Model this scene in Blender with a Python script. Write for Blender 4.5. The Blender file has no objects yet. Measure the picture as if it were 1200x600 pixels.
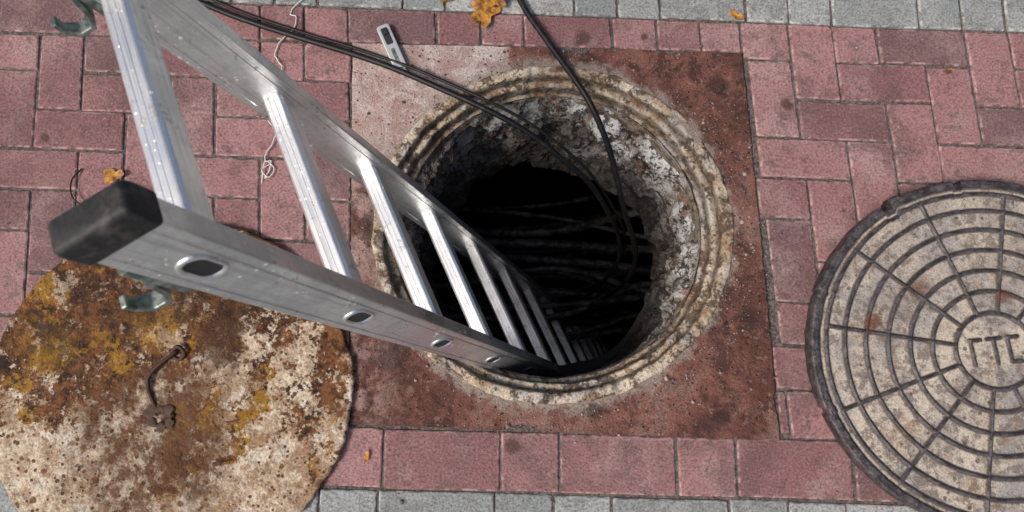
import bpy, bmesh, math, random
import numpy as np
from mathutils import Vector, Matrix, noise
random.seed(7); np.random.seed(7)
scene=bpy.context.scene
COL=scene.collection

# ---------------------------------------------------------------- helpers
def obj(name,verts,faces,mat=None,parent=None,smooth=False,loc=None):
    me=bpy.data.meshes.new(name); me.from_pydata([tuple(v) for v in verts],[],[tuple(f) for f in faces]); me.update()
    o=bpy.data.objects.new(name,me); COL.objects.link(o)
    if mat: me.materials.append(mat)
    if parent: o.parent=parent
    if loc: o.location=loc
    if smooth:
        me.polygons.foreach_set('use_smooth',[True]*len(me.polygons))
    return o
def empty(name,loc=(0,0,0)):
    e=bpy.data.objects.new(name,None); e.location=loc; e.empty_display_size=.1; COL.objects.link(e); return e
def fix_normals(o):
    bm=bmesh.new(); bm.from_mesh(o.data); bmesh.ops.recalc_face_normals(bm,faces=bm.faces); bm.to_mesh(o.data); bm.free()
def attr(o,name,vals):
    a=o.data.attributes.new(name,'FLOAT','POINT'); a.data.foreach_set('value',np.asarray(vals,dtype=np.float32))
def fbm(x,y,z=0,o=4):
    return noise.fractal(Vector((x,y,z)),1.0,2.0,o)
def sst(a,b,x):
    t=min(1,max(0,(x-a)/(b-a))); return t*t*(3-2*t)

class M:
    def __init__(s,name):
        s.m=bpy.data.materials.new(name); s.m.use_nodes=True; s.t=s.m.node_tree
        s.b=s.t.nodes['Principled BSDF']; s.tc=s.t.nodes.new('ShaderNodeTexCoord').outputs['Object']
    def n(s,typ,**k):
        x=s.t.nodes.new(typ)
        for a,b in k.items(): setattr(x,a,b)
        return x
    def L(s,a,b): s.t.links.new(a,b)
    def inp(s,sock,v):
        if isinstance(v,bpy.types.NodeSocket): s.L(v,sock)
        elif isinstance(v,(tuple,list)):
            sock.default_value=tuple(v)+((1,) if len(v)==3 and sock.type=='RGBA' else ())
        else: sock.default_value=v
    def map(s,scale=(1,1,1),rot=(0,0,0),loc=(0,0,0)):
        x=s.n('ShaderNodeMapping'); x.inputs['Scale'].default_value=scale; x.inputs['Rotation'].default_value=rot; x.inputs['Location'].default_value=loc
        s.L(s.tc,x.inputs['Vector']); return x.outputs[0]
    def noise(s,scale,detail=6,rough=.6,co=None,dist=0):
        x=s.n('ShaderNodeTexNoise'); x.inputs['Scale'].default_value=scale; x.inputs['Detail'].default_value=min(detail,5 if scale<20 else 3.5)
        x.inputs['Roughness'].default_value=rough; x.inputs['Distortion'].default_value=dist
        s.L(co or s.tc,x.inputs['Vector']); return x.outputs['Fac']
    def vor(s,scale,co=None,feature='F1',out='Distance'):
        x=s.n('ShaderNodeTexVoronoi',feature=feature); x.inputs['Scale'].default_value=scale
        s.L(co or s.tc,x.inputs['Vector']); return x.outputs[out]
    def ramp(s,f,a,b,v0=0,v1=1):
        x=s.n('ShaderNodeMapRange',interpolation_type='SMOOTHSTEP'); s.inp(x.inputs[0],f)
        x.inputs[1].default_value=a;x.inputs[2].default_value=b;x.inputs[3].default_value=v0;x.inputs[4].default_value=v1
        return x.outputs[0]
    def mix(s,f,a,b,mode='MIX'):
        x=s.n('ShaderNodeMix',data_type='RGBA',blend_type=mode)
        s.inp(x.inputs[0],f); s.inp(x.inputs[6],a); s.inp(x.inputs[7],b); return x.outputs[2]
    def ma(s,op,a,b=0.):
        x=s.n('ShaderNodeMath',operation=op); s.inp(x.inputs[0],a); s.inp(x.inputs[1],b); return x.outputs[0]
    def at(s,name):
        x=s.n('ShaderNodeAttribute',attribute_name=name); return x.outputs['Fac']
    def xyz(s):
        x=s.n('ShaderNodeSeparateXYZ'); s.L(s.tc,x.inputs[0]); return x.outputs
    def spot(s,x0,y0,r,amp=.5,sc=14):
        """soft irregular blotch mask around one place on the object"""
        c=s.n('ShaderNodeCombineXYZ'); X=s.xyz(); s.L(X[0],c.inputs[0]); s.L(X[1],c.inputs[1])
        d=s.n('ShaderNodeVectorMath',operation='DISTANCE'); s.L(c.outputs[0],d.inputs[0]); d.inputs[1].default_value=(x0,y0,0)
        if not hasattr(s,'_sn'): s._sn={}
        if sc not in s._sn: s._sn[sc]=s.ma('SUBTRACT',s.noise(sc,4,.7),.5)
        f=s.ma('ADD',d.outputs['Value'],s.ma('MULTIPLY',s._sn[sc],r*amp*4))
        return s.ramp(f,r*.5,r*1.15,1,0)
    def bump(s,h,dist=.002,strength=1.,prev=None):
        x=s.n('ShaderNodeBump'); x.inputs['Distance'].default_value=dist; x.inputs['Strength'].default_value=strength
        s.inp(x.inputs['Height'],h)
        if prev: s.L(prev,x.inputs['Normal'])
        return x.outputs[0]
    def done(s,col,rough=.8,metal=0.,normal=None,spec=None):
        s.inp(s.b.inputs['Base Color'],col); s.inp(s.b.inputs['Roughness'],rough); s.inp(s.b.inputs['Metallic'],metal)
        if normal: s.L(normal,s.b.inputs['Normal'])
        if spec is not None: s.b.inputs['Specular IOR Level'].default_value=spec
        return s.m

# ---------------------------------------------------------------- materials
def mat_paver(name,c1,c2,c3,dust,stain,spots):
    m=M(name); r=m.at('rnd')
    col=m.mix(m.ramp(r,0,.8),c1,c2); col=m.mix(m.ramp(r,.86,.9),col,c3)
    n1=m.noise(6,9,.75); col=m.mix(m.ramp(n1,.46,.64,0,.6),col,dust)
    n2=m.noise(190,4,.75); n3=m.noise(24,7,.75); 
    col=m.mix(m.ramp(m.noise(2.8,7,.75),.48,.64,0,.65),col,stain)
    col=m.mix(m.ramp(n3,.50,.66,0,.65),col,stain)
    col=m.mix(m.ramp(n2,.3,.6,.65,0),col,(.04,.028,.028))
    col=m.mix(m.ramp(n2,.58,.74,0,.5),col,dust)
    sp=m.vor(5.5); sn=m.ma('ADD',sp,m.ma('MULTIPLY',m.noise(40,3),.08))
    col=m.mix(m.ramp(sn,.06,.11,.6,0),col,(.06,.035,.03))
    for x,y,rr in spots: col=m.mix(m.ma('MULTIPLY',m.spot(x,y,rr,.25,60),.8),col,(.07,.035,.025))
    e=m.at('edge'); eb=m.ramp(m.noise(60,3),.42,.62,0,.7)
    col=m.mix(m.ma('MULTIPLY',e,eb),col,tuple(min(1,q*1.25) for q in dust))
    col=m.mix(m.ma('MULTIPLY',e,m.ramp(m.noise(35,3,co=m.map(loc=(3,3,3))),.46,.60,0,.7)),col,(.07,.05,.045))
    b=m.bump(n2,.0022); b=m.bump(n3,.003,.7,b)
    return m.done(col,.82,0,b,.3)
pink=mat_paver('pink_paver',(.36,.19,.19),(.24,.115,.117),(.18,.10,.105),(.45,.31,.295),(.14,.078,.073),[(.16,.735,.022),(-.36,.60,.014),(.61,.58,.014),(.62,.575,.01),(.0,-.16,.018),(-1.03,.5,.012),(.30,.74,.01),(.98,.66,.012)])
grey=mat_paver('grey_paver',(.34,.36,.355),(.25,.275,.275),(.40,.41,.40),(.46,.465,.45),(.17,.17,.16),[])

m=M('joint_sand'); n=m.noise(140,5,.8)
sand=m.done(m.mix(m.ramp(n,.35,.7),(.04,.032,.03),(.19,.155,.14)),.95,0,m.bump(n,.003))
m=M('far_ground'); bt=m.n('ShaderNodeTexBrick'); m.L(m.tc,bt.inputs['Vector']); bt.inputs['Scale'].default_value=5; bt.inputs['Mortar Size'].default_value=.015
bt.inputs['Color1'].default_value=(.33,.35,.35,1);bt.inputs['Color2'].default_value=(.26,.28,.28,1);bt.inputs['Mortar'].default_value=(.1,.09,.08,1)
farmat=m.done(m.mix(m.ramp(m.noise(.8,6),.3,.7,0,.4),bt.outputs['Color'],(.15,.15,.14)),.85)

m=M('red_concrete'); X=m.xyz()
n1=m.noise(4.5,9,.78); n2=m.noise(230,4,.8); n3=m.noise(19,9,.8,dist=.6)
col=m.mix(m.ramp(n1,.38,.62),(.105,.046,.036),(.235,.100,.078))
col=m.mix(m.ramp(n3,.48,.62,0,.85),col,(.058,.030,.026))
col=m.mix(m.ramp(m.noise(55,7,.78),.55,.7,0,.6),col,(.34,.21,.175))
col=m.mix(m.ramp(m.noise(2.3,8,.78),.52,.62,0,.45),col,(.30,.20,.17))
nn=m.noise(7,7,.7)
dx=m.ramp(m.ma('ADD',X[0],m.ma('MULTIPLY',m.noise(18,5),.03)),.0,.016,1,0)
dy=m.ramp(m.ma('ADD',X[1],m.ma('MULTIPLY',nn,.35)),.52,.74,0,1)
pale=m.ma('MULTIPLY',dx,dy)
col=m.mix(m.ma('MULTIPLY',pale,.9),col,m.mix(m.ramp(n3,.38,.62),(.40,.27,.245),(.60,.51,.475)))
col=m.mix(m.ma('MULTIPLY',m.ramp(X[0],-.34,-.20,.65,0),m.ramp(m.noise(18,6,.7),.4,.6)),col,(.46,.32,.285))
c=m.n('ShaderNodeCombineXYZ'); m.L(X[0],c.inputs[0]); m.L(X[1],c.inputs[1])
d=m.n('ShaderNodeVectorMath',operation='DISTANCE'); m.L(c.outputs[0],d.inputs[0]); d.inputs[1].default_value=(.088,.297,0)
col=m.mix(m.ramp(m.ma('ADD',d.outputs['Value'],m.ma('MULTIPLY',m.noise(26,7,.75),.10)),.425,.45,.8,0),col,(.33,.28,.24))
pit=m.vor(75); pm=m.ramp(m.ma('ADD',pit,m.ma('MULTIPLY',m.noise(12,4),.5)),.32,.44,.85,0)
col=m.mix(pm,col,(.03,.018,.015))
for x,y,rr in ((.43,-.10,.022),(.40,-.06,.012),(-.02,-.03,.03),(.17,-.09,.02),(-.25,.02,.05),(.46,.62,.03),(.50,.1,.03),(-.30,.3,.04)):
    col=m.mix(m.ma('MULTIPLY',m.spot(x,y,rr,.5,40),.7),col,(.035,.022,.02))
col=m.mix(m.ramp(n2,.25,.6,.6,0),col,(.02,.012,.01))
col=m.mix(m.ramp(n2,.62,.78,0,.45),col,(.45,.33,.29))
b=m.bump(n2,.003); b=m.bump(n3,.007,.8,b); b=m.bump(m.ramp(pm,0,1,1,0),.002,.8,b)
redc=m.done(col,.9,0,b,.22)

m=M('frame_iron'); X=m.xyz(); n1=m.noise(6,9,.78); n2=m.noise(34,8,.8); n3=m.noise(220,3,.7)
col=m.mix(m.ramp(n1,.40,.60),(.33,.25,.165),(.58,.50,.385))
col=m.mix(m.ramp(m.noise(9,8,.78),.50,.58,0,.8),col,(.42,.40,.37))
col=m.mix(m.ramp(m.noise(12,8,.8,co=m.map(loc=(4,2,1))),.52,.60,0,.75),col,(.20,.10,.045))
col=m.mix(m.ramp(n2,.49,.59,0,.9),col,(.075,.05,.035))
gr=m.at('groove'); col=m.mix(m.ma('MULTIPLY',gr,m.ramp(n2,.3,.6,1,.5)),col,(.045,.028,.018))
col=m.mix(m.ramp(n3,.3,.6,.45,0),col,(.03,.02,.015))
b=m.bump(n2,.007,.9); b=m.bump(n3,.002,.8,b)
ringm=m.done(col,.8,.0,b,.3)

m=M('rough_mortar'); X=m.xyz(); n1=m.noise(7,9,.78); n2=m.noise(30,8,.8); n3=m.noise(150,4,.75)
col=m.mix(m.ramp(n1,.40,.58),(.13,.12,.11),(.40,.385,.37))
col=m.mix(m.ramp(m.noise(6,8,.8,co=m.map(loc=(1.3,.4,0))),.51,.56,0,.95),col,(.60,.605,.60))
col=m.mix(m.ramp(m.noise(10,8,.78,co=m.map(loc=(2,5,1))),.53,.58,0,.85),col,(.20,.11,.07))
col=m.mix(m.ramp(n2,.50,.58,0,.92),col,(.04,.03,.024))
depth_shade=m.ramp(m.ma('ADD',X[2],m.ma('MULTIPLY',m.noise(9,6,.7),.22)),-.25,-.01,.94,.0)  # shade deepening down the neck, painted into the mortar colour
col=m.mix(depth_shade,col,(.018,.014,.011))
col=m.mix(m.ramp(m.ma('ADD',X[0],m.ma('MULTIPLY',n1,.25)),.10,.36,.62,0),col,(.035,.028,.022))  # left wall painted darker as its shaded side, right wall kept light
b=m.bump(n2,.020,1.); b=m.bump(n3,.005,.9,b)
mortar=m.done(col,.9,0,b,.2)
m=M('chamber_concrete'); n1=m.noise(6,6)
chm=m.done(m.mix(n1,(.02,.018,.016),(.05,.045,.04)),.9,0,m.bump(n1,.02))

def mat_alu(name,smap,a,b2,dirt):
    m=M(name); n1=m.noise(10,8,.75)
    st=m.noise(1,5,.7,co=m.map(smap))
    col=m.mix(m.ramp(n1,.38,.64),a,b2)
    col=m.mix(m.ramp(st,.48,.72,0,.55),col,(.38,.385,.39))
    sp=m.vor(95); spk=m.ramp(m.ma('ADD',sp,m.ma('MULTIPLY',m.noise(13,3),.9)),.54,.62,1,0)
    col=m.mix(m.ma('MULTIPLY',spk,.85),col,(.78,.77,.74))
    dr=m.ramp(m.noise(32,8,.8),.59,.70,0,dirt); col=m.mix(dr,col,(.09,.075,.065))
    b=m.bump(st,.0005,.6); b=m.bump(spk,.0006,.6,b); b=m.bump(m.noise(9,3),.002,.35,b)
    metal=m.ma('SUBTRACT',.92,m.ma('MULTIPLY',m.ma('MAXIMUM',spk,dr),.85))
    return m.done(col,m.ramp(n1,.3,.7,.26,.50),metal,b)
alu=mat_alu('aluminium_rail',(240,240,6),(.80,.81,.82),(.56,.57,.58),.75)
alur=mat_alu('aluminium_rung',(6,240,240),(.97,.97,.97),(.80,.80,.80),.5)
m=M('black_rubber'); n=m.noise(90,5,.7); n5=m.noise(25,7,.75)
rub=m.done(m.mix(m.ramp(n5,.52,.70,0,.5),m.mix(m.ramp(n,.45,.75,0,.5),(.008,.008,.009),(.045,.04,.038)),(.12,.10,.09)),.65,0,m.bump(n5,.003))
m=M('dark_inside'); darkm=m.done((.015,.015,.016),.6)
m=M('zinc_hook'); n=m.noise(50,6,.7)
zinc=m.done(m.mix(m.ramp(n,.4,.65),(.08,.11,.10),(.29,.32,.29)),.45,.6,m.bump(n,.001))
m=M('cable_black'); n=m.noise(60,4)
cabm=m.done(m.mix(m.ramp(n,.5,.7,0,.5),(.006,.006,.007),(.03,.026,.024)),.5,0,m.bump(n,.0006),.3)
m=M('dusty_cable'); n=m.noise(22,5,.7)
cabd=m.done(m.mix(m.ramp(n,.4,.65),(.03,.03,.03),(.17,.165,.16)),.5)
m=M('white_wire'); wirem=m.done((.62,.6,.57),.5)

m=M('cast_iron_cover'); rb=m.at('rib'); n1=m.noise(4.5,9,.8); n2=m.noise(40,8,.8); n3=m.noise(220,4,.75)
cell=m.mix(m.ramp(n1,.40,.60),(.53,.46,.375),(.34,.29,.245))
cell=m.mix(m.ramp(m.noise(12,8,.8),.48,.58,0,.7),cell,(.29,.28,.275))
cell=m.mix(m.ramp(n2,.48,.60,0,.75),cell,(.15,.12,.105))
cell=m.mix(m.ramp(m.noise(8,8,.8,co=m.map(loc=(5,1,2))),.57,.64,0,.5),cell,(.22,.125,.075))
cell=m.mix(m.ramp(m.vor(5,),.06,.16,.7,0),cell,(.13,.06,.035))
cell=m.mix(m.ramp(m.ma('ADD',m.vor(38),m.ma('MULTIPLY',m.noise(8,4),.6)),.36,.46,.8,0),cell,(.07,.05,.045))
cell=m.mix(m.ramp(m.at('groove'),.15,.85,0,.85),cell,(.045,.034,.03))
rib=m.mix(m.ramp(n2,.38,.62),(.038,.033,.036),(.13,.115,.118))
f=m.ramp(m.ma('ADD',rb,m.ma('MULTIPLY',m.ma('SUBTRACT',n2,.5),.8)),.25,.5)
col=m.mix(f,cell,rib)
col=m.mix(m.ma('MULTIPLY',m.spot(-.245,.06,.022,.5,50),.9),col,(.13,.055,.03))
col=m.mix(m.ma('MULTIPLY',m.spot(.03,.11,.02,.5,50),.8),col,(.13,.055,.03))
col=m.mix(m.ramp(n3,.3,.6,.45,0),col,(.02,.015,.015))
b=m.bump(n3,.0018,.9); b=m.bump(n2,.004,.7,b)
ironm=m.done(col,m.ramp(f,0,1,.8,.46),m.ma('MULTIPLY',f,.35),b,.4)

m=M('rusty_lid'); X=m.xyz(); n1=m.noise(5.0,10,.8,dist=.4); n2=m.noise(26,9,.8); n3=m.noise(170,4,.75); n4=m.noise(13,8,.8,co=m.map(loc=(7,3,0)))
base=m.mix(m.ramp(n2,.38,.62),(.60,.50,.375),(.35,.25,.165))
base=m.mix(m.ramp(m.noise(9,8,.8),.46,.58,0,.8),base,(.27,.16,.09))
base=m.mix(m.ramp(n4,.53,.60,0,.65),base,(.66,.60,.51))
g=m.ma('ADD',m.ma('MULTIPLY',X[1],.75),m.ma('MULTIPLY',X[0],-.12))
gm=m.ma('ADD',m.ma('ADD',g,n1),m.ma('MULTIPLY',m.ma('SUBTRACT',m.noise(17,8,.8),.5),1.1))
rf=m.ramp(gm,.44,.53)
rust=m.mix(m.ramp(n2,.40,.60),(.026,.012,.008),(.17,.068,.024))
rust=m.mix(m.ramp(m.noise(8,9,.8),.55,.61,0,.85),rust,(.30,.155,.018))
rust=m.mix(m.ramp(m.noise(15,9,.8,co=m.map(loc=(3,1,0))),.54,.59,0,.85),rust,(.48,.38,.28))
col=m.mix(rf,base,rust)
col=m.mix(m.ma('MULTIPLY',m.spot(-.02,-.10,.19,.45,9),m.ramp(n2,.35,.58,.35,.92)),col,(.095,.042,.020))
col=m.mix(m.ma('MULTIPLY',m.spot(-.26,.09,.07,.5,11),m.ramp(n4,.4,.6,.3,.85)),col,(.27,.145,.015))
col=m.mix(m.ma('MULTIPLY',m.spot(-.03,.13,.06,.6,11),m.ramp(n4,.4,.6,.3,.9)),col,(.34,.18,.02))
col=m.mix(m.ma('MULTIPLY',m.spot(.04,.25,.17,.5,11),m.ramp(n4,.38,.60,.95,.35)),col,(.035,.016,.010))
col=m.mix(m.ma('MULTIPLY',m.spot(-.17,.17,.13,.6,9),m.ramp(n2,.38,.60,.95,.25)),col,(.040,.020,.011))
col=m.mix(m.ma('MULTIPLY',m.spot(.10,.10,.06,.6,15),.8),col,(.06,.026,.014))
spots=m.ramp(m.ma('ADD',m.vor(62),m.ma('MULTIPLY',m.noise(9,6,.7),.75)),.51,.61,.95,0)
col=m.mix(spots,col,(.11,.042,.015))
spots2=m.ramp(m.ma('ADD',m.vor(28,co=m.map(loc=(1,2,0))),m.ma('MULTIPLY',m.noise(14,5),.7)),.45,.55,.85,0)
col=m.mix(spots2,col,(.13,.055,.02))
col=m.mix(m.ramp(n3,.28,.58,.6,0),col,(.05,.025,.012))
b=m.bump(n2,.008,.9); b=m.bump(n3,.0025,.9,b); b=m.bump(m.ramp(spots,0,1,1,0),.002,.8,b)
lidm=m.done(col,.85,0,b,.25)
m=M('dark_rust'); n=m.noise(60,6,.7); drust=m.done(m.mix(n,(.02,.012,.009),(.08,.035,.018)),.7,.2,m.bump(n,.002))
m=M('dry_leaf'); n=m.noise(60,6,.7); leafm=m.done(m.mix(m.ramp(n,.35,.65),(.36,.17,.02),(.12,.05,.015)),.6,0,m.bump(n,.002))
m=M('leaf_orange'); n=m.noise(60,6,.7); leafo=m.done(m.mix(m.ramp(n,.42,.62),(.46,.22,.03),(.17,.065,.015)),.6,0,m.bump(n,.003))
m=M('grit'); r=m.at('rnd'); gritm=m.done(m.mix(r,(.07,.055,.05),(.36,.30,.26)),.9)
m=M('knife_metal'); n=m.noise(120,4); knm=m.done(m.mix(n,(.55,.55,.54),(.7,.7,.69)),.35,.6)

# ---------------------------------------------------------------- paving
def clip(poly,a,b,c):   # keep a*x+b*y<=c
    out=[]
    for i in range(len(poly)):
        p=poly[i];q=poly[(i+1)%len(poly)]
        dp=a*p[0]+b*p[1]-c; dq=a*q[0]+b*q[1]-c
        if dp<=0: out.append(p)
        if dp*dq<0:
            t=dp/(dp-dq); out.append((p[0]+(q[0]-p[0])*t,p[1]+(q[1]-p[1])*t))
    return out
def area(p): return .5*sum(p[i][0]*p[(i+1)%len(p)][1]-p[(i+1)%len(p)][0]*p[i][1] for i in range(len(p)))
def inset(p,d):
    n=len(p); out=[]
    for i in range(n):
        a=Vector(p[i-1]);b=Vector(p[i]);c=Vector(p[(i+1)%n])
        e1=(b-a).normalized();e2=(c-b).normalized()
        n1=Vector((-e1.y,e1.x));n2=Vector((-e2.y,e2.x))
        k=1+n1.dot(n2)
        out.append(tuple(b+(n1+n2)*(d/max(k,.3))))
    return out
def chipped(p,cs):
    q=[];n=len(p)
    for i in range(n):
        a=Vector(p[i]); u=Vector(p[i-1])-a; w=Vector(p[(i+1)%n])-a
        q.append(tuple(a+u.normalized()*min(cs[i][0],u.length*.3))); q.append(tuple(a+w.normalized()*min(cs[i][1],w.length*.3)))
    return q
class Bricks:
    def __init__(s): s.v=[];s.f=[];s.r=[];s.e=[]
    def add(s,poly,dz=None):
        cl=[]
        for p in poly:
            if not cl or (Vector(p)-Vector(cl[-1])).length>.004: cl.append(p)
        if len(cl)>2 and (Vector(cl[0])-Vector(cl[-1])).length<=.004: cl.pop()
        if len(cl)<3 or area(cl)<.0009: return
        poly=cl; n=len(poly)
        if min((Vector(poly[i])-Vector(poly[i-1])).length for i in range(n))<.018: return
        cx=sum(p[0] for p in poly)/n; cy=sum(p[1] for p in poly)/n
        a=random.gauss(0,.006); jx=random.gauss(0,.0008); jy=random.gauss(0,.0008)
        poly=[(cx+(p[0]-cx)*math.cos(a)-(p[1]-cy)*math.sin(a)+jx,cy+(p[0]-cx)*math.sin(a)+(p[1]-cy)*math.cos(a)+jy) for p in poly]
        rc=lambda: random.uniform(.0015,.0035) if random.random()<.88 else random.uniform(.005,.010)
        cs=[(rc(),rc()) for _ in range(n)]
        tx=random.gauss(0,.007); ty=random.gauss(0,.007); z0=random.gauss(0,.0008)
        r=random.random(); g=.0014+random.random()*.0012
        rings=[(g,-.05,0),(g,-.0048,0),(g+.0010,-.0016,1.),(g+.0034,0,.6),(g+.0060,.0001,0)]
        b=len(s.v); N=2*n
        for d,z,e in rings:
            for x,y in chipped(inset(poly,d),cs):
                s.v.append((x,y,z+z0+(x-cx)*tx+(y-cy)*ty)); s.r.append(r); s.e.append(e)
        for k in range(len(rings)-1):
            for i in range(N):
                j=(i+1)%N; s.f.append((b+k*N+i,b+k*N+j,b+(k+1)*N+j,b+(k+1)*N+i))
        s.f.append(tuple(b+(len(rings)-1)*N+i for i in range(N)))
    def make(s,name,mat):
        o=obj(name,s.v,s.f,mat); attr(o,'rnd',s.r); attr(o,'edge',s.e); return o
SLAB=[(-.335,-.116),(.553,-.149),(.520,.701),(-.361,.726)]
def in_slab(p,mg=.03):
    q=SLAB
    for i in range(4):
        a=q[i];b=q[(i+1)%4]
        ex,ey=b[0]-a[0],b[1]-a[1]; l=math.hypot(ex,ey)
        if ((-ey)*(p[0]-a[0])+ex*(p[1]-a[1]))/l < mg: return False
    return True
O=(.635,.591);E1=(.1,-.0040);E2=(-.0050,.0915)
def W(i,j): return (O[0]+i*E1[0]+j*E2[0],O[1]+i*E1[1]+j*E2[1])
P=Bricks()
TOPL=(.04,1.,.797)
BOTL=(-.029,-1.,.1285)
def add_outside_slab(B,q):
    rest=q
    for i in range(4):
        a=SLAB[i];b=SLAB[(i+1)%4]
        ex,ey=b[0]-a[0],b[1]-a[1]; l=math.hypot(ex,ey)
        nx,ny=ey/l,-ex/l; c=nx*a[0]+ny*a[1]
        out=clip(rest,-nx,-ny,-(c+.001))
        rest=clip(rest,nx,ny,c+.001)
        if len(out)>2: B.add(out)
        if len(rest)<3: return
for i in range(-34,26):
    for j in range(-12,6):
        mm=(i-j)%4
        if mm==1: q=[W(i,j),W(i+2,j),W(i+2,j+1),W(i,j+1)]
        elif mm==0: q=[W(i,j),W(i+1,j),W(i+1,j+2),W(i,j+2)]
        else: continue
        q=clip(q,*TOPL)
        if len(q)>2: q=clip(q,*BOTL)
        if len(q)<3: continue
        add_outside_slab(P,q)
def row(B,x0,x1,ya,ha,sl,pat,h):
    x=x0;k=0
    while x<x1:
        w=pat[k%len(pat)]; k+=1
        B.add([(x,ya+sl*x),(x+w,ya+sl*(x+w)),(x+w,ya+h+sl*(x+w)),(x,ya+h+sl*x)]); x+=w
row(P,-.2805-.36*8,3,-.2505,0,-.0275,[.24,.122],.1215)
P.make('brick_pavement',pink)
Q=Bricks()
for r in range(26):
    pat=[.238,.119,.119] if r%2 else [.119,.238,.119]
    row(Q,-.392-.476*6-.1*(r%3),3,-.2505-.1215*(r+1),0,-.0275,pat,.1215)
for r in range(26):
    pat=[.196,.098,.098] if r%2==0 else [.098,.196]
    row(Q,.338-.392*8-.06*(r%3),3,.797+.098*r,0,-.04,pat,.098)
Q.make('grey_pavement',grey)

C=Vector((.088,.297))
def polar_sheet(name,radii,n,z,mat):
    v=[];f=[]
    for r in radii:
        for k in range(n):
            a=2*math.pi*k/n; v.append((C.x+r*math.cos(a),C.y+r*math.sin(a),z))
    for i in range(len(radii)-1):
        for k in range(n):
            l=(k+1)%n; f.append((i*n+k,(i+1)*n+k,(i+1)*n+l,i*n+l))
    return obj(name,v,f,mat)
g=polar_sheet('ground',[.375,.6,1.2,2.4,3.2,8,30,120],96,-.0044,sand)
g.data.materials.append(farmat)
for p in g.data.polygons:
    if (p.center.xy-C).length>3.0: p.material_index=1

n=480;v=[];f=[]
def ray_quad(a):
    d=Vector((math.cos(a),math.sin(a)));best=9
    for i in range(4):
        p=Vector(SLAB[i]);q=Vector(SLAB[(i+1)%4]);e=q-p
        den=d.x*e.y-d.y*e.x
        if abs(den)<1e-9: continue
        w=p-C; t=(w.x*e.y-w.y*e.x)/den; u=(w.x*d.y-w.y*d.x)/den
        if t>0 and -1e-6<=u<=1+1e-6: best=min(best,t)
    return best
angs=[2*math.pi*k/n for k in range(n)]
for q in SLAB:
    a=math.atan2(q[1]-C.y,q[0]-C.x)%(2*math.pi); k=min(range(n),key=lambda k:abs(angs[k]-a)); angs[k]=a
T=[0,.08,.16,.24,.32,.4,.48,.56,.64,.72,.8,.88,.94,.985,1.0,1.0]
for ti,t in enumerate(T):
    for k in range(n):
        a=angs[k]; R=ray_quad(a); ex,ey=math.cos(a)*R,math.sin(a)*R
        R-=.0035*abs(fbm(ex*18,ey*18))+.012*sst(.35,.8,fbm(ex*9,ey*9,5))
        r=.37+(R-.37)*t; x=C.x+r*math.cos(a);y=C.y+r*math.sin(a)
        z=.0035+.0022*fbm(x*6,y*6,1)+.0008*fbm(x*40,y*40,3)
        if ti==len(T)-2: z-=.003
        if ti==len(T)-1: z=-.06
        v.append((x,y,z))
for i in range(len(T)-1):
    for k in range(n):
        l=(k+1)%n; f.append((i*n+k,(i+1)*n+k,(i+1)*n+l,i*n+l))
obj('concrete_slab',v,f,redc,smooth=False)

# ---------------------------------------------------------------- manhole
MH=empty('manhole',(0,0,0))
def lathe(name,prof,n,mat,ysc=.96,amp=.0015,fr=30,gro=None,parent=MH,chip=0):
    v=[];f=[];at=[]
    for i,(r,z) in enumerate(prof):
        for k in range(n):
            a=2*math.pi*k/n; ca,sa=math.cos(a),math.sin(a)
            d=amp*fbm(ca*r*fr,sa*r*fr,z*fr+3); e=amp*fbm(ca*r*fr+9,sa*r*fr,z*fr+7)+amp*.5*fbm(ca*r*90,sa*r*90,z*30)
            if chip:
                cz=sst(.15,.5,fbm(ca*r*16+2,sa*r*16,z*10+1,5)); e-=chip*cz*min(1,max(0,(.386-r)/.004)); d+=chip*cz*.5
            v.append((C.x+(r+d)*ca,C.y+(r+d)*sa*ysc,z+e)); at.append(gro[i] if gro else 0)
    for i in range(len(prof)-1):
        for k in range(n):
            l=(k+1)%n; f.append((i*n+k,i*n+l,(i+1)*n+l,(i+1)*n+k))
    o=obj(name,v,f,mat,parent,smooth=True); attr(o,'groove',at); return o
prof=[(.389,-.01,0),(.3885,.003,0),(.3865,.007,0),(.383,.0085,0),(.378,.0085,0),(.372,.008,0),(.367,.0075,0),(.3650,.005,.2),(.3638,-.002,.8),(.3630,-.012,1),(.3615,-.016,1),(.359,-.0165,.4),(.355,-.0155,.0),(.350,-.0155,0),(.3475,-.017,.1),(.3462,-.024,.6),(.3455,-.038,1),(.344,-.046,1),(.341,-.048,.4),(.337,-.049,.2),(.3345,-.052,.3),(.333,-.060,.6),(.332,-.080,.8),(.332,-.10,.8)]
lathe('frame_ring',[(a,b) for a,b,_ in prof],540,ringm,ysc=.955,amp=.0032,fr=20,gro=[c for *_,c in prof],chip=.007)
n=480; nz=110; v=[];f=[]
for i in range(nz+1):
    t=i/nz; z=-.046-.37*t
    for k in range(n):
        a=2*math.pi*k/n; ca,sa=math.cos(a),math.sin(a)
        r=.337-.020*t**1.2
        p=(ca*.32,sa*.32,z)
        big=fbm(p[0]*6,p[1]*6,p[2]*7,3); mid=fbm(p[0]*17,p[1]*17,p[2]*22,5); sm=abs(fbm(p[0]*50,p[1]*50,p[2]*50,4))
        lay=math.sin((z+.012*big)*2*math.pi/.08)
        w=min(1,t*10)
        slab=sst(-.02,.06,big+.25*mid)
        near=1-.75*sst(.3,.9,-sa)
        r+=w*near*(-.014*big-.018*mid-.008*sm+.007*max(0,lay)**3-.012*slab)
        if t<.012: r=.331
        v.append((C.x+r*ca,C.y-.028*t+r*sa*.965,z+.006*mid*w))
for i in range(nz):
    for k in range(n):
        l=(k+1)%n; f.append((i*n+k,i*n+l,(i+1)*n+l,(i+1)*n+k))
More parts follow.
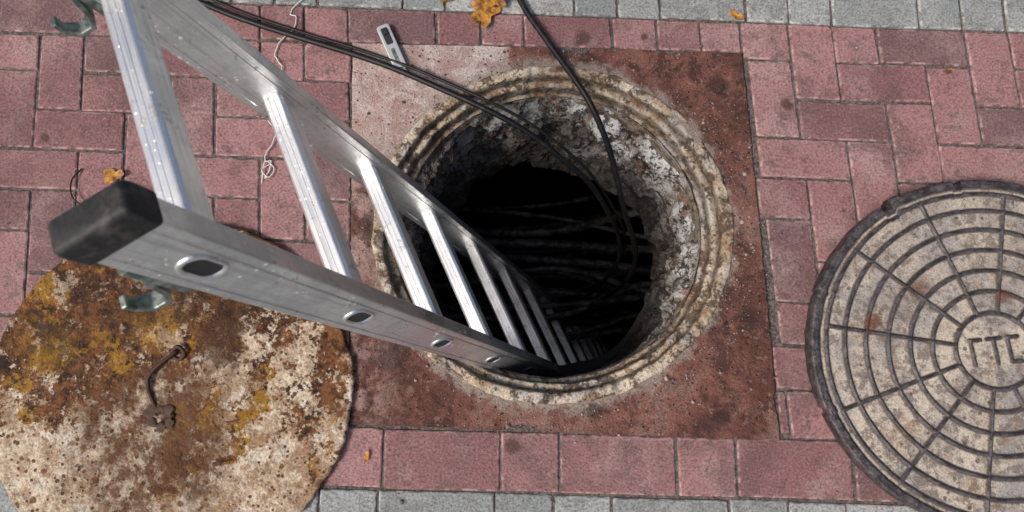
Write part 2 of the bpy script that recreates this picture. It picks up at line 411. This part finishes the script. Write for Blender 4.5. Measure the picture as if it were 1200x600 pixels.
obj('mortar_neck',v,f,mortar,MH,smooth=True)
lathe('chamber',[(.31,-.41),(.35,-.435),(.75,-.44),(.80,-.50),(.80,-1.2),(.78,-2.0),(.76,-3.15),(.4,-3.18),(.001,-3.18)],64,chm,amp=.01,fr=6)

# ---------------------------------------------------------------- tubes
def tube(name,pts,rad,mat,parent=None,res=8,sub=14,jit=0):
    cu=bpy.data.curves.new(name,'CURVE'); cu.dimensions='3D'; cu.bevel_depth=rad; cu.bevel_resolution=4; cu.use_fill_caps=True
    P=[Vector(p) for p in pts]; out=[]
    for i in range(len(P)-1):
        p0=P[max(i-1,0)];p1=P[i];p2=P[i+1];p3=P[min(i+2,len(P)-1)]
        for s in range(sub):
            t=s/sub
            q=.5*((2*p1)+(p2-p0)*t+(2*p0-5*p1+4*p2-p3)*t*t+(3*p1-p0-3*p2+p3)*t**3)
            if jit: q=q+Vector((fbm(i+t,1.3)*jit,fbm(i+t,5.7)*jit,0))
            out.append(q)
    out.append(P[-1])
    sp=cu.splines.new('POLY'); sp.points.add(len(out)-1)
    for a,b in zip(sp.points,out): a.co=(*b,1)
    tmp=bpy.data.objects.new(name,cu); COL.objects.link(tmp)
    dg=bpy.context.evaluated_depsgraph_get(); me=bpy.data.meshes.new_from_object(tmp.evaluated_get(dg))
    bpy.data.objects.remove(tmp); me.name=name
    o=bpy.data.objects.new(name,me); COL.objects.link(o)
    me.materials.clear(); me.materials.append(mat)
    me.polygons.foreach_set('use_smooth',[True]*len(me.polygons))
    if parent: o.parent=parent
    return o
tube('black_cable',[(-1.6,1.25,.008),(-1.1,1.0,.008),(-.732,.83,.010),(-.582,.767,.012),(-.327,.681,.016),(-.19,.622,.022),(0,.532,.012),(.118,.465,-.05),(.206,.420,-.17),(.30,.34,-.42),(.32,.30,-.8),(.25,.25,-1.3),(0,.1,-1.9)],.0066,cabm)
tube('black_cable',[(-1.6,1.28,.006),(-1.1,1.03,.006),(-.72,.846,.006),(-.57,.780,.007),(-.32,.696,.011),(-.18,.638,.020),(.01,.549,.010),(.13,.483,-.05),(.216,.434,-.17),(.315,.355,-.42),(.335,.33,-.8),(.3,.25,-1.4)],.0036,cabm)
tube('black_cable',[(-.12,1.5,.008),(-.04,1.0,.008),(.016,.83,.010),(.077,.726,.014),(.152,.610,.018),(.190,.545,.000),(.228,.475,-.06),(.270,.385,-.17),(.340,.29,-.42),(.34,.25,-.9),(.2,.2,-1.5)],.0070,cabm)
CB=empty('chamber_cables')
for k in range(26):
    y=-.1+.03*k; z=-.95-random.random()*.35-.1*abs(k-13)/13
    pts=[(-.7,y+random.uniform(-.1,.1),z),(-.3,y+random.uniform(-.06,.06),z-.06),(.15,y+random.uniform(-.05,.05),z-.02),(.5,y+random.uniform(-.08,.08),z-.05),(.78,y+random.uniform(-.1,.1),z)]
    if k<7: pts=[(p[0],p[1]+.3,p[2]-.3) for p in pts]
    tube('cable_%d'%k,pts,random.choice([.009,.012,.016]),random.choice([cabm,cabd,cabd]),CB)
tube('thin_wire',[(-.46,.86,.004),(-.50,.80,.004),(-.487,.77,.006),(-.53,.705,.004),(-.515,.66,.007),(-.543,.624,.004),(-.520,.585,.006),(-.535,.55,.004),(-.52,.515,.006),(-.54,.47,.004),(-.528,.44,.005),(-.535,.41,.003)],.0013,wirem,jit=.012,sub=10)
tube('thin_wire',[(-.53,.44,.004),(-.545,.425,.008),(-.53,.41,.006),(-.52,.43,.004),(-.54,.445,.007),(-.545,.40,.003)],.0012,wirem,sub=10)
tube('thin_wire',[(-.94,.43,.004),(-.955,.40,.012),(-.945,.36,.015),(-.91,.34,.006),(-.88,.34,.003)],.0016,cabm,sub=10)
tube('thin_wire',[(-.70,.73,.004),(-.66,.74,.01),(-.62,.71,.004),(-.60,.665,.004)],.001,drust,sub=10)

# ---------------------------------------------------------------- ladder
S=.28
A0=Vector((-.4044,.3895,.8014)); step=Vector((.0762,-.0228,-.2685))
Lx=step.normalized(); Rx=Vector((.1381,-.3038,.0648)); Rx=(Rx-Lx*Rx.dot(Lx)).normalized(); Wx=Lx.cross(Rx).normalized()
LAD=empty('ladder',A0); RAIL=.340
ML=Matrix((( *Rx,),( *Wx,),( *Lx,))).transposed().to_4x4()
LAD.matrix_world=Matrix.Translation(A0)@ML
def lobj(name,v,f,mat,smooth=False):
    o=obj(name,v,f,mat,None,smooth); o.parent=LAD; fix_normals(o); return o
def extrude(name,prof,z0,z1,mat,axis='L',cap=True):
    n=len(prof); v=[];f=[]
    for z in (z0,z1):
        for a,b in prof:
            v.append((a,b,z) if axis=='L' else (z,a,b))
    for i in range(n): j=(i+1)%n; f.append((i,j,n+j,n+i))
    if cap: f.append(tuple(range(n))); f.append(tuple(range(n,2*n)))
    return lobj(name,v,f,mat)
def rail_prof(r0,r1,hw=.0325):
    c=.0022; g=.0012
    p=[(r0+c,-hw),(r1-c,-hw),(r1-c*.3,-hw+c*.3),(r1,-hw+c),(r1,-hw+.009),(r1-g,-hw+.010),(r1-g,-hw+.0125),(r1,-hw+.0135),
       (r1,hw-.0135),(r1-g,hw-.0125),(r1-g,hw-.010),(r1,hw-.009),(r1,hw-c),(r1-c*.3,hw-c*.3),(r1-c,hw),(r0+c,hw),(r0+c*.3,hw-c*.3),(r0,hw-c),
       (r0,hw-.009),(r0+g,hw-.010),(r0+g,hw-.0125),(r0,hw-.0135),(r0,-hw+.0135),(r0+g,-hw+.0125),(r0+g,-hw+.010),(r0,-hw+.009),(r0,-hw+c),(r0+c*.3,-hw+c*.3)]
    return p
LEN=.28*13.7
extrude('rail',rail_prof(-.025,0),-.105,LEN,alu)
extrude('rail',rail_prof(RAIL-.025,RAIL),-.105,LEN,alu)
def rrect(a,b,r,n=6):
    out=[]
    for cx,cy,s in ((a-r,b-r,0),(-a+r,b-r,90),(-a+r,-b+r,180),(a-r,-b+r,270)):
        for k in range(n+1):
            t=math.radians(s+90*k/n); out.append((cx+r*math.cos(t),cy+r*math.sin(t)))
    return out
for cx in (-.0125,RAIL-.0125):
    pr=rrect(.0150,.0350,.004)
    v=[];f=[];n=len(pr)
    lv=[(-.083,1.0),(-.083,1.0),(-.085,1.03),(-.104,1.03),(-.110,1.0),(-.114,.93),(-.116,.7)]
    for z,s in lv:
        for a,b in pr: v.append((cx+a*s,b*(1-(1-s)*.5),z))
    for i in range(len(lv)-1):
        for k in range(n): l=(k+1)%n; f.append((i*n+k,i*n+l,(i+1)*n+l,(i+1)*n+k))
    f.append(tuple(range(n))); f.append(tuple(range((len(lv)-1)*n,len(lv)*n)))
    lobj('rubber_cap',v,f,rub,True)
def rung_prof():
    hw,hl=.015,.018; c=.004; p=[]
    p+=[(-hw+c,hl),(-hw,hl-c),(-hw,-hl+c),(-hw+c,-hl)]
    k=3
    for i in range(k):
        a=-hw+c+(2*hw-2*c)*(i+.08)/k; b=-hw+c+(2*hw-2*c)*(i+.92)/k
        p+=[(a,-hl),(a+.0005,-hl-.0005),(b-.0005,-hl-.0005),(b,-hl)]
    p+=[(hw-c,-hl),(hw,-hl+c),(hw,hl-c),(hw-c,hl)]
    return p
rp=rung_prof()
for k in range(14):
    z=k*S
    pr=[(a,b+z) for a,b in rp]
    extrude('rung_%d'%(k+1),pr,-.001,RAIL-.024,alur,axis='R',cap=False)
    for face,sg in ((RAIL,1),(-.025,-1)):
        o1=rrect(.0135,.0225,.0125,7); v=[];f=[];n=len(o1)
        lv=[(1.14,.0),(1.11,.0018),(1.02,.0030),(.92,.0026),(.84,.0006)]
        for s,h in lv:
            for a,b in o1: v.append((face+sg*h,a*s,b*s+z))
        for i in range(len(lv)-1):
            for q in range(n): l=(q+1)%n; f.append((i*n+q,i*n+l,(i+1)*n+l,(i+1)*n+q))
        lobj('rung_end',v,f,alu,True)
        lobj('rung_hollow',[(face+sg*.0005,a*.88,b*.88+z) for a,b in o1],[tuple(range(n))],darkm)
for cx in (-.012,RAIL-.013):
    path=[(.020,-.035),(.034,-.03),(.044,-.018),(.049,.0),(.053,.018),(.063,.030),(.078,.030),(.088,.018),(.088,.004)]
    th=.0032; hw=.009; v=[];f=[]
    for i,(w,l) in enumerate(path):
        a=Vector(path[max(i-1,0)]);b=Vector(path[min(i+1,len(path)-1)]); d=(b-a).normalized(); nn=Vector((-d.y,d.x))*th
        ww=hw*(1 if i<len(path)-2 else .7)
        for sx,sn in ((-1,-1),(1,-1),(1,1),(-1,1)): v.append((cx+sx*ww,w+sn*nn.x,l+sn*nn.y))
    for i in range(len(path)-1):
        for k in range(4): l=(k+1)%4; f.append((i*4+k,i*4+l,(i+1)*4+l,(i+1)*4+k))
    f.append((0,1,2,3)); f.append(tuple(range(len(v)-4,len(v))))
    h=lobj('hook',v,f,zinc); md=h.modifiers.new('b','BEVEL'); md.width=.0012; md.segments=2
    pl=extrude('hook_plate',[(cx+a,b+.036) for a,b in rrect(.010,.008,.003,3)],-.045,.03,zinc)
    bt=lobj('bolt',[(cx+.006*math.cos(t*math.pi/3),.044+h2,-.02+.006*math.sin(t*math.pi/3)) for h2 in (0,.006) for t in range(6)],[(i,(i+1)%6,6+(i+1)%6,6+i) for i in range(6)]+[(6,7,8,9,10,11)],zinc)

# ---------------------------------------------------------------- cast-iron cover
def cover():
    R=.376; na=1080; nr=175; H0=.040
    ca=np.linspace(0,2*np.pi,na,endpoint=False); rr=np.concatenate([np.linspace(.0015,R,nr)])
    Rg,Ag=np.meshgrid(rr,ca,indexing='ij'); X=Rg*np.cos(Ag);Y=Rg*np.sin(Ag)
    def band(d,w,e=.0016): return np.clip((w+e-np.abs(d))/(2*e),0,1)
    rib=np.zeros_like(Rg); near=np.zeros_like(Rg)
    for q in (.215,.34,.46,.58,.70,.815,.915):
        rib=np.maximum(rib,band(Rg-q*R,.0032)); near=np.maximum(near,band(Rg-q*R,.006,.003))
    rib=np.maximum(rib,np.clip((Rg-(.95*R))/.002,0,1)); near=np.maximum(near,np.clip((Rg-.935*R)/.006,0,1))
    a0=math.radians(21)
    for k in range(12):
        a=a0+k*math.pi/6; dx,dy=math.cos(a),math.sin(a)
        d=-X*dy+Y*dx; al=X*dx+Y*dy
        ok=(al>.215*R)*(al<.93*R)
        rib=np.maximum(rib,band(d,.0030)*ok); near=np.maximum(near,band(d,.0055,.003)*ok)
    th=math.radians(6)
    lx=X*math.cos(th)+Y*math.sin(th); ly=-X*math.sin(th)+Y*math.cos(th)
    segs=[(-.048,-.026,-.048,.026),(-.048,.026,-.027,.026),(0,-.026,0,.026),(-.014,.026,.014,.026),(.050,.026,.029,.026),(.029,.026,.029,-.026),(.029,-.026,.050,-.026)]
    for x1,y1,x2,y2 in segs:
        vx,vy=x2-x1,y2-y1; t=np.clip(((lx-x1)*vx+(ly-y1)*vy)/(vx*vx+vy*vy),0,1)
        d=np.hypot(lx-x1-t*vx,ly-y1-t*vy); rib=np.maximum(rib,band(d,.0038,.0014)); near=np.maximum(near,band(d,.005,.003))
    wav=np.array([[fbm(x*9,y*9,2,3) for x,y in zip(rx,ry)] for rx,ry in zip(X[::5,::10],Y[::5,::10])])
    wav=np.repeat(np.repeat(wav,5,0),10,1)[:nr,:na]
    wear=np.clip(.95+.4*wav,.5,1.2)
    Z=H0+rib*.0055*wear
    Z-=np.clip((Rg-(R-.004))/.004,0,1)**2*.003
    ys=.955
    edge=np.ones(na)
    for k in range(na):
        a=ca[k]; e=1+.005*fbm(math.cos(a)*12,math.sin(a)*12,4)
        for na_,w,dd in ((122,1.8,-.030),(97,1.5,-.022),(118,1.4,.016),(300,1.6,-.02),(200,1.2,-.014),(160,.8,-.01)):
            da=(math.degrees(a)-na_+180)%360-180
            if abs(da)<w: e+=dd
        edge[k]=e
    sc=1+(edge[None,:]-1)*(Rg/R)**14
    v=np.stack([X*sc,Y*sc*ys,Z],-1).reshape(-1,3)
    side=[]
    for z,s in ((H0-.006,1.0),(.012,.998),(.0085,.985),(-.002,.985)):
        side.append(np.stack([R*np.cos(ca)*edge*s,R*np.sin(ca)*edge*ys*s,np.full(na,z)],-1))
    v=np.concatenate([v]+side); tot=nr+4
    i=np.arange(tot-1)[:,None]; k=np.arange(na)[None,:]; l=(k+1)%na
    f=np.stack([i*na+k+0*l,(i+1)*na+k,(i+1)*na+l,i*na+l],-1).reshape(-1,4)
    me=bpy.data.meshes.new('manhole_cover')
    me.vertices.add(len(v)); me.vertices.foreach_set('co',v.astype(np.float32).ravel())
    me.loops.add(f.size); me.loops.foreach_set('vertex_index',f.ravel().astype(np.int32))
    me.polygons.add(len(f)); me.polygons.foreach_set('loop_start',np.arange(0,f.size,4,dtype=np.int32)); me.polygons.foreach_set('loop_total',np.full(len(f),4,dtype=np.int32))
    me.update(); me.validate()
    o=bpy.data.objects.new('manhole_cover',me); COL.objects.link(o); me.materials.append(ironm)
    me.polygons.foreach_set('use_smooth',[True]*len(me.polygons))
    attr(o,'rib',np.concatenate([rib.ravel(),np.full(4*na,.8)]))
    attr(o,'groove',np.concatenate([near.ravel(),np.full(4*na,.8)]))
    o.location=(.985,.034,.002); return o
cover()

# ---------------------------------------------------------------- rusty lid
def lid():
    R=.378; na=500; nr=130; v=[];f=[]
    for i in range(nr+1):
        r=R*(i+.05)/nr
        for k in range(na):
            a=2*math.pi*k/na; ca,sa=math.cos(a),math.sin(a)
            e=1+(.014*fbm(ca*4,sa*4,2)+.009*fbm(ca*22,sa*22,5))*(i/nr)**6
            x=r*ca*e;y=r*sa*e*.945
            z=.016+.0045*fbm(x*5,y*5,3,3)+.0026*fbm(x*30,y*30,1,4)
            gx=x*.97+y*.25; gy=-x*.25+y*.97
            br=math.sin(gx*2*math.pi/.034+ (math.pi if int(math.floor(gy/.017))%2 else 0))*math.sin(gy*math.pi/.017)
            z+=.0015*max(0,br*(1 if int(math.floor(gy/.017))%2==0 else -1))*sst(-.2,.3,fbm(x*6,y*6,8))
            hd=math.hypot(x-.005,y+.055)
            z-=.007*math.exp(-(hd/.02)**2)
            if i==nr: z-=.004
            v.append((x,y,z))
    for z,s in ((.0,.996),):
        for k in range(na):
            b=v[nr*na+k]; v.append((b[0]*s,b[1]*s,z))
    tot=nr+2
    for i in range(tot-1):
        for k in range(na): l=(k+1)%na; f.append((i*na+k,(i+1)*na+k,(i+1)*na+l,i*na+l))
    par=empty('rusty_steel_lid',(-.705,-.045,.002))
    o=obj('plate',v,f,lidm,par,smooth=True)
    tube('handle',[(.015,.085,.012),(.008,.075,.022),(-.015,.055,.026),(-.038,.030,.024),(-.040,.005,.022),(-.030,-.02,.02),(-.022,-.045,.008)],.0042,drust,par)
    tube('handle_eye',[(.0,.075,.02),(.018,.088,.03),(.030,.075,.024),(.018,.062,.018),(.0,.07,.018)],.004,drust,par)
    v=[];f=[];n=40
    for i in range(8):
        for k in range(n):
            a=2*math.pi*k/n; r=.032*i/7+.001; d=1+.45*fbm(math.cos(a)*2,math.sin(a)*2,i*.2)
            v.append((-.012+r*d*math.cos(a),-.055+r*d*math.sin(a)*.8,.0165+.003*math.cos(r/.032*1.57)+.002*fbm(a*3,i,2)-.012*math.exp(-(r/.011)**2)))
    for i in range(7):
        for k in range(n): l=(k+1)%n; f.append((i*n+k,(i+1)*n+k,(i+1)*n+l,i*n+l))
    obj('rust_crust',v,f,drust,par,smooth=True)
lid()

# ---------------------------------------------------------------- small things
def leaf(loc,size,rot,mat,lobes=5,curl=.35):
    n=40; v=[(0,0,0)];f=[]
    rings=5
    for i in range(1,rings+1):
        for k in range(n):
            a=2*math.pi*k/n
            rr=size*(.55+.45*abs(math.cos(lobes*a/2))**1.3)*(1+.15*fbm(math.cos(a)*3,math.sin(a)*3,loc[0]*9))
            r=rr*i/rings; x=r*math.cos(a);y=r*math.sin(a)*.75
            z=.003+curl*size*(x*x/size/size)*.6+.15*size*fbm(x/size*1.5,y/size*1.5,loc[1]*5)
            v.append((x,y,z))
    for k in range(n): f.append((0,1+k,1+(k+1)%n))
    for i in range(rings-1):
        for k in range(n): l=(k+1)%n; f.append((1+i*n+k,1+(i+1)*n+k,1+(i+1)*n+l,1+i*n+l))
    b=len(v)
    for i in range(6):
        x=-size*.6-i*size*.14
        v+= [(x,-.0009,.004+.002*i),(x,.0009,.004+.002*i)]
    for i in range(5): f.append((b+2*i,b+2*i+1,b+2*i+3,b+2*i+2))
    o=obj('dry_leaf',v,f,mat,smooth=True); o.location=loc; o.rotation_euler=(0,0,rot); return o
leaf((-.062,.800,.004),.047,1.2,leafo); leaf((-.034,.822,.014),.030,.3,leafo)
leaf((.508,.789,.004),.017,-.6,leafo,2); leaf((-.297,-.178,.003),.011,1.4,leafo,2); leaf((-.87,.413,.003),.026,.2,leafo,3)
leaf((-.15,.83,.003),.016,.2,leafm,2)
leaf((.98,.66,.002),.006,.2,leafm,2)
kn=empty('utility_knife',(-.270,.710,.006)); kn.rotation_euler=(0,0,math.radians(-66)); kn.scale=(1.15,1.2,1.1)
def box(name,cx,cy,a,b,r,z0,z1,mat,par,bev=.0015):
    pr=rrect(a,b,r,5); n=len(pr); v=[(cx+x,cy+y,z) for z in (z0,z1) for x,y in pr]
    f=[(i,(i+1)%n,n+(i+1)%n,n+i) for i in range(n)]+[tuple(range(n,2*n)),tuple(reversed(range(n)))]
    o=obj(name,v,f,mat,par); fix_normals(o); md=o.modifiers.new('b','BEVEL'); md.width=bev; md.segments=2; md.limit_method='ANGLE'; return o
box('body',0,0,.048,.0125,.006,0,.010,knm,kn,.002)
box('slot',-.022,0,.018,.0065,.003,.0095,.0112,darkm,kn,.0004)
box('slider',-.030,0,.006,.005,.002,.0110,.0145,rub,kn,.0008)
box('blade',.055,.001,.012,.007,.001,.004,.0052,knm,kn,.0003)
box('grip',.022,0,.016,.0035,.001,.0098,.0106,zinc,kn,.0003)

v=[];f=[];rn=[]
t=(1+5**.5)/2
ico=[(-1,t,0),(1,t,0),(-1,-t,0),(1,-t,0),(0,-1,t),(0,1,t),(0,-1,-t),(0,1,-t),(t,0,-1),(t,0,1),(-t,0,-1),(-t,0,1)]
icf=[(0,11,5),(0,5,1),(0,1,7),(0,7,10),(0,10,11),(1,5,9),(5,11,4),(11,10,2),(10,7,6),(7,1,8),(3,9,4),(3,4,2),(3,2,6),(3,6,8),(3,8,9),(4,9,5),(2,4,11),(6,2,10),(8,6,7),(9,8,1)]
cnt=0
while cnt<3600:
    if random.random()<.65:
        a=random.uniform(0,6.283) if random.random()<.5 else random.gauss(-.1,.9); r=.387+abs(random.gauss(0,.06)); x=C.x+r*math.cos(a);y=C.y+r*math.sin(a)*.96
    else: x=random.uniform(-1.4,1.4);y=random.uniform(-.5,1.1)
    if ((x-C.x)/.389)**2+((y-C.y)/.372)**2<1: continue
    cnt+=1
    s=min(.005,random.lognormvariate(-7.1,.55)); r=random.random()**1.5; z=(.005 if in_slab((x,y),0) else .0005)
    b=len(v)
    for p in ico: v.append((x+p[0]*s*random.uniform(.35,.7),y+p[1]*s*random.uniform(.35,.7),z+s*.3+p[2]*s*.4)); rn.append(r)
    f+=[tuple(b+i for i in q) for q in icf]
o=obj('gravel_grit',v,f,gritm); attr(o,'rnd',rn)

# ---------------------------------------------------------------- camera, light
cam=bpy.data.cameras.new('camera'); co=bpy.data.objects.new('camera',cam); COL.objects.link(co)
cam.sensor_width=36; cam.lens=24.06; cam.clip_start=.02; cam.clip_end=500
co.location=(0,0,1.45); co.rotation_euler=(math.atan(131/802),0,0)
cam.dof.use_dof=True; cam.dof.focus_distance=1.5; cam.dof.aperture_fstop=8
scene.camera=co
w=bpy.data.worlds.new('World'); scene.world=w; w.use_nodes=True
nt=w.node_tree; sk=nt.nodes.new('ShaderNodeTexSky'); sk.sky_type='NISHITA'; sk.sun_disc=False
EL=math.radians(50); AZ=math.radians(240)
sk.sun_elevation=EL; sk.sun_rotation=AZ; sk.air_density=.8; sk.dust_density=6
nt.links.new(sk.outputs[0],nt.nodes['Background'].inputs[0]); nt.nodes['Background'].inputs[1].default_value=.12
sl=bpy.data.lights.new('sun','SUN'); sl.energy=2.6; sl.angle=math.radians(15); sl.color=(1,.95,.88)
so=bpy.data.objects.new('sun',sl); COL.objects.link(so)
d=Vector((math.sin(AZ)*math.cos(EL),math.cos(AZ)*math.cos(EL),math.sin(EL)))
so.rotation_euler=d.to_track_quat('Z','Y').to_euler()
scene.view_settings.view_transform='Standard'; scene.view_settings.look='None'; scene.view_settings.exposure=0
